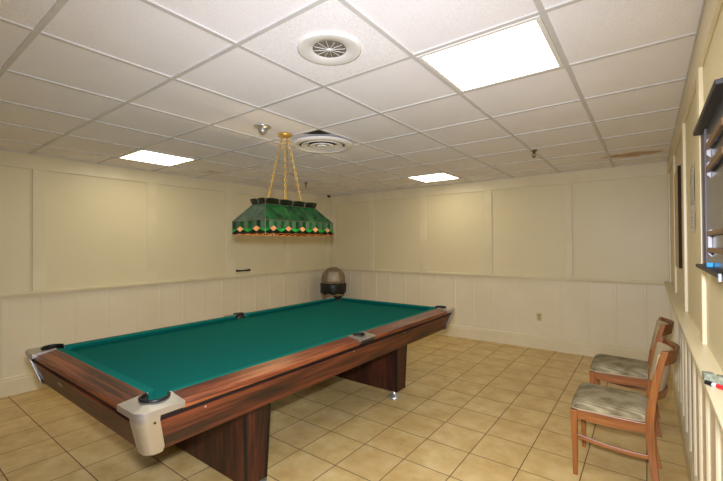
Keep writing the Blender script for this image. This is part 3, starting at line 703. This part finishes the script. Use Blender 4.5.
bm = bmesh.new(); box(bm, (-0.006, -0.010, -0.010), (0.0, 0.010, 0.012)); o = link('shelf_clip', bm, plain('pale_blue_plastic', (170, 186, 200), 0.3), bevel=0.002); o.location = (XR - 0.0325, 1.435, zb - 0.008)
tag(o, 'small pale clip with dark edges on the front of the rack shelf', 'clip')

t = thing('wall_mirror', (XR, 4.12, 1.28), 'tall tan board with a dark near edge hanging between wall battens', 'framed board')
bm = bmesh.new(); 
box(bm, (-0.003, -0.256, 0.0), (T, -0.25, 0.80))
link('frame_edge', bm, plain('dark_walnut_frame', (44, 32, 18), 0.7, spec=0.2), t)
bm = bmesh.new(); box(bm, (-0.001, -0.25, 0.0), (T, 0.256, 0.80)); link('face', bm, plain('tan_board', (196, 172, 124), 0.45), t)

PAPER = plain('notice_paper', (214, 208, 190), 0.7, var=0.02); INK = plain('grey_ink', (96, 96, 98), 0.8)
def notice(loc, hw, h, rows, label):
    t = thing('paper_notice', loc, label, 'notice')
    bm = bmesh.new(); R = []
    for i in range(7):
        z = h * i / 6; b = 0.004 * math.sin(PI * i / 6) + 0.002
        R.append([(-b, -hw, z), (-b - 0.0006 - (0.004 if i == 0 else 0), hw, z)])
    loft(bm, R, cap=False, closed=False); o = link('sheet', bm, PAPER, t); so = o.modifiers.new('solid', 'SOLIDIFY'); so.thickness = 0.0006
    bm = bmesh.new(); random.seed(rows)
    for r in range(rows):
        z = h * (0.92 - 0.84 * r / rows); y = hw * 0.86; b = 0.004 * math.sin(PI * z / h) + 0.0042
        while y > -hw * 0.8:
            wd = random.uniform(0.012, 0.045)
            if random.random() < 0.75: box(bm, (-b - 0.0004, max(y - wd, -hw * 0.88), z), (-b, y, z + h * 0.018))
            y -= wd + 0.01
    link('print', bm, INK, t)
notice((XR + T, 2.90, 1.66), 0.105, 0.27, 13, 'upper of two printed paper notices on the right wall')
notice((XR + T, 2.885, 1.54), 0.105, 0.115, 5, 'lower small paper notice on the right wall, its foot curling out')

CHK = plain('worn_grey_chalk', (128, 132, 112), 0.9, var=0.22, scale=90)
for (x, y, a, lb) in ((0.158, 1.735, 0.15, 'left of two worn grey chalk cubes on the right wall ledge'), (0.190, 1.715, -0.1, 'right of two worn grey chalk cubes on the ledge, at the photo edge')):
    bm = bmesh.new(); box(bm, (-0.0145, -0.0145, 0), (0.0145, 0.0145, 0.029)); o = link('chalk_cube', bm, CHK, bevel=0.0025); o.location = (x, y, RAIL); o.rotation_euler.z = a; tag(o, lb, 'chalk', 'grey chalk cubes on the ledge')
t = thing('marker_pen', (0.147, 1.690, RAIL + 0.0075), 'white marker pen with black cap and red band on the ledge', 'marker', rz=-0.75)
segs = ((0, 0.022, 0.0075, 'cap', plain('black_cap', (18, 18, 22), 0.3)), (0.022, 0.034, 0.0068, 'barrel', plain('white_barrel', (222, 226, 228), 0.3)), (0.034, 0.058, 0.0069, 'red_band', plain('red_label', (200, 34, 40), 0.4)), (0.058, 0.085, 0.0068, 'barrel', plain('pale_blue_barrel', (190, 214, 220), 0.3)))
for a, b, r, nm, mt in segs:
    bm = bmesh.new(); tube(bm, [(a, 0, 0), (b, 0, 0)], r, 14); link(nm, bm, mt, t, smooth=False)

# ------------------------------------------------------------------ small wall things
IV = plain('ivory_plate', (208, 190, 138), 0.4)
t = thing('wall_outlet', (-1.238, YB + T - BP, 0.445), 'ivory electrical outlet low on the back wall wainscot', 'outlet')
bm = bmesh.new(); box(bm, (-0.036, -0.006, -0.058), (0.036, 0.0, 0.058)); link('cover_plate', bm, IV, t, bevel=0.003)
for z in (-0.022, 0.022):
    bm = bmesh.new(); lathe(bm, [(0.001, 0), (0.017, 0), (0.016, 0.003), (0.001, 0.003)], 20); 
    for v_ in bm.verts: v_.co = Vector((v_.co.x, -0.006 - v_.co.z, v_.co.y + z))
    rc = link('receptacle', bm, plain('brown_receptacle', (170, 150, 108), 0.4), t)
    bm = bmesh.new(); box(bm, (-0.008, -0.0095, z - 0.004), (-0.005, -0.0088, z + 0.006)); box(bm, (0.005, -0.0095, z - 0.004), (0.008, -0.0088, z + 0.006)); link('slot', bm, DARK, rc)
bm = bmesh.new(); R = []
for i in range(9):
    f = i / 8; y = -0.13 + 0.26 * f; h = 0.010 + 0.006 * abs(2 * f - 1); b = 0.0 + 0.006 * (2 * f - 1) ** 2
    R.append([(0, y, b - h), (0.03, y, b - h), (0.034, y, b), (0.03, y, b + h), (0, y, b + h)])
loft(bm, R); o = link('wall_hook_rail', bm, plain('dark_walnut_block', (46, 24, 12), 0.4), bevel=0.002); o.location = (XL - 0.0165, 3.71, CAM_H - 0.405)
tag(o, 'short dark wooden bar fixed just above the left wall chair rail', 'hook rail')
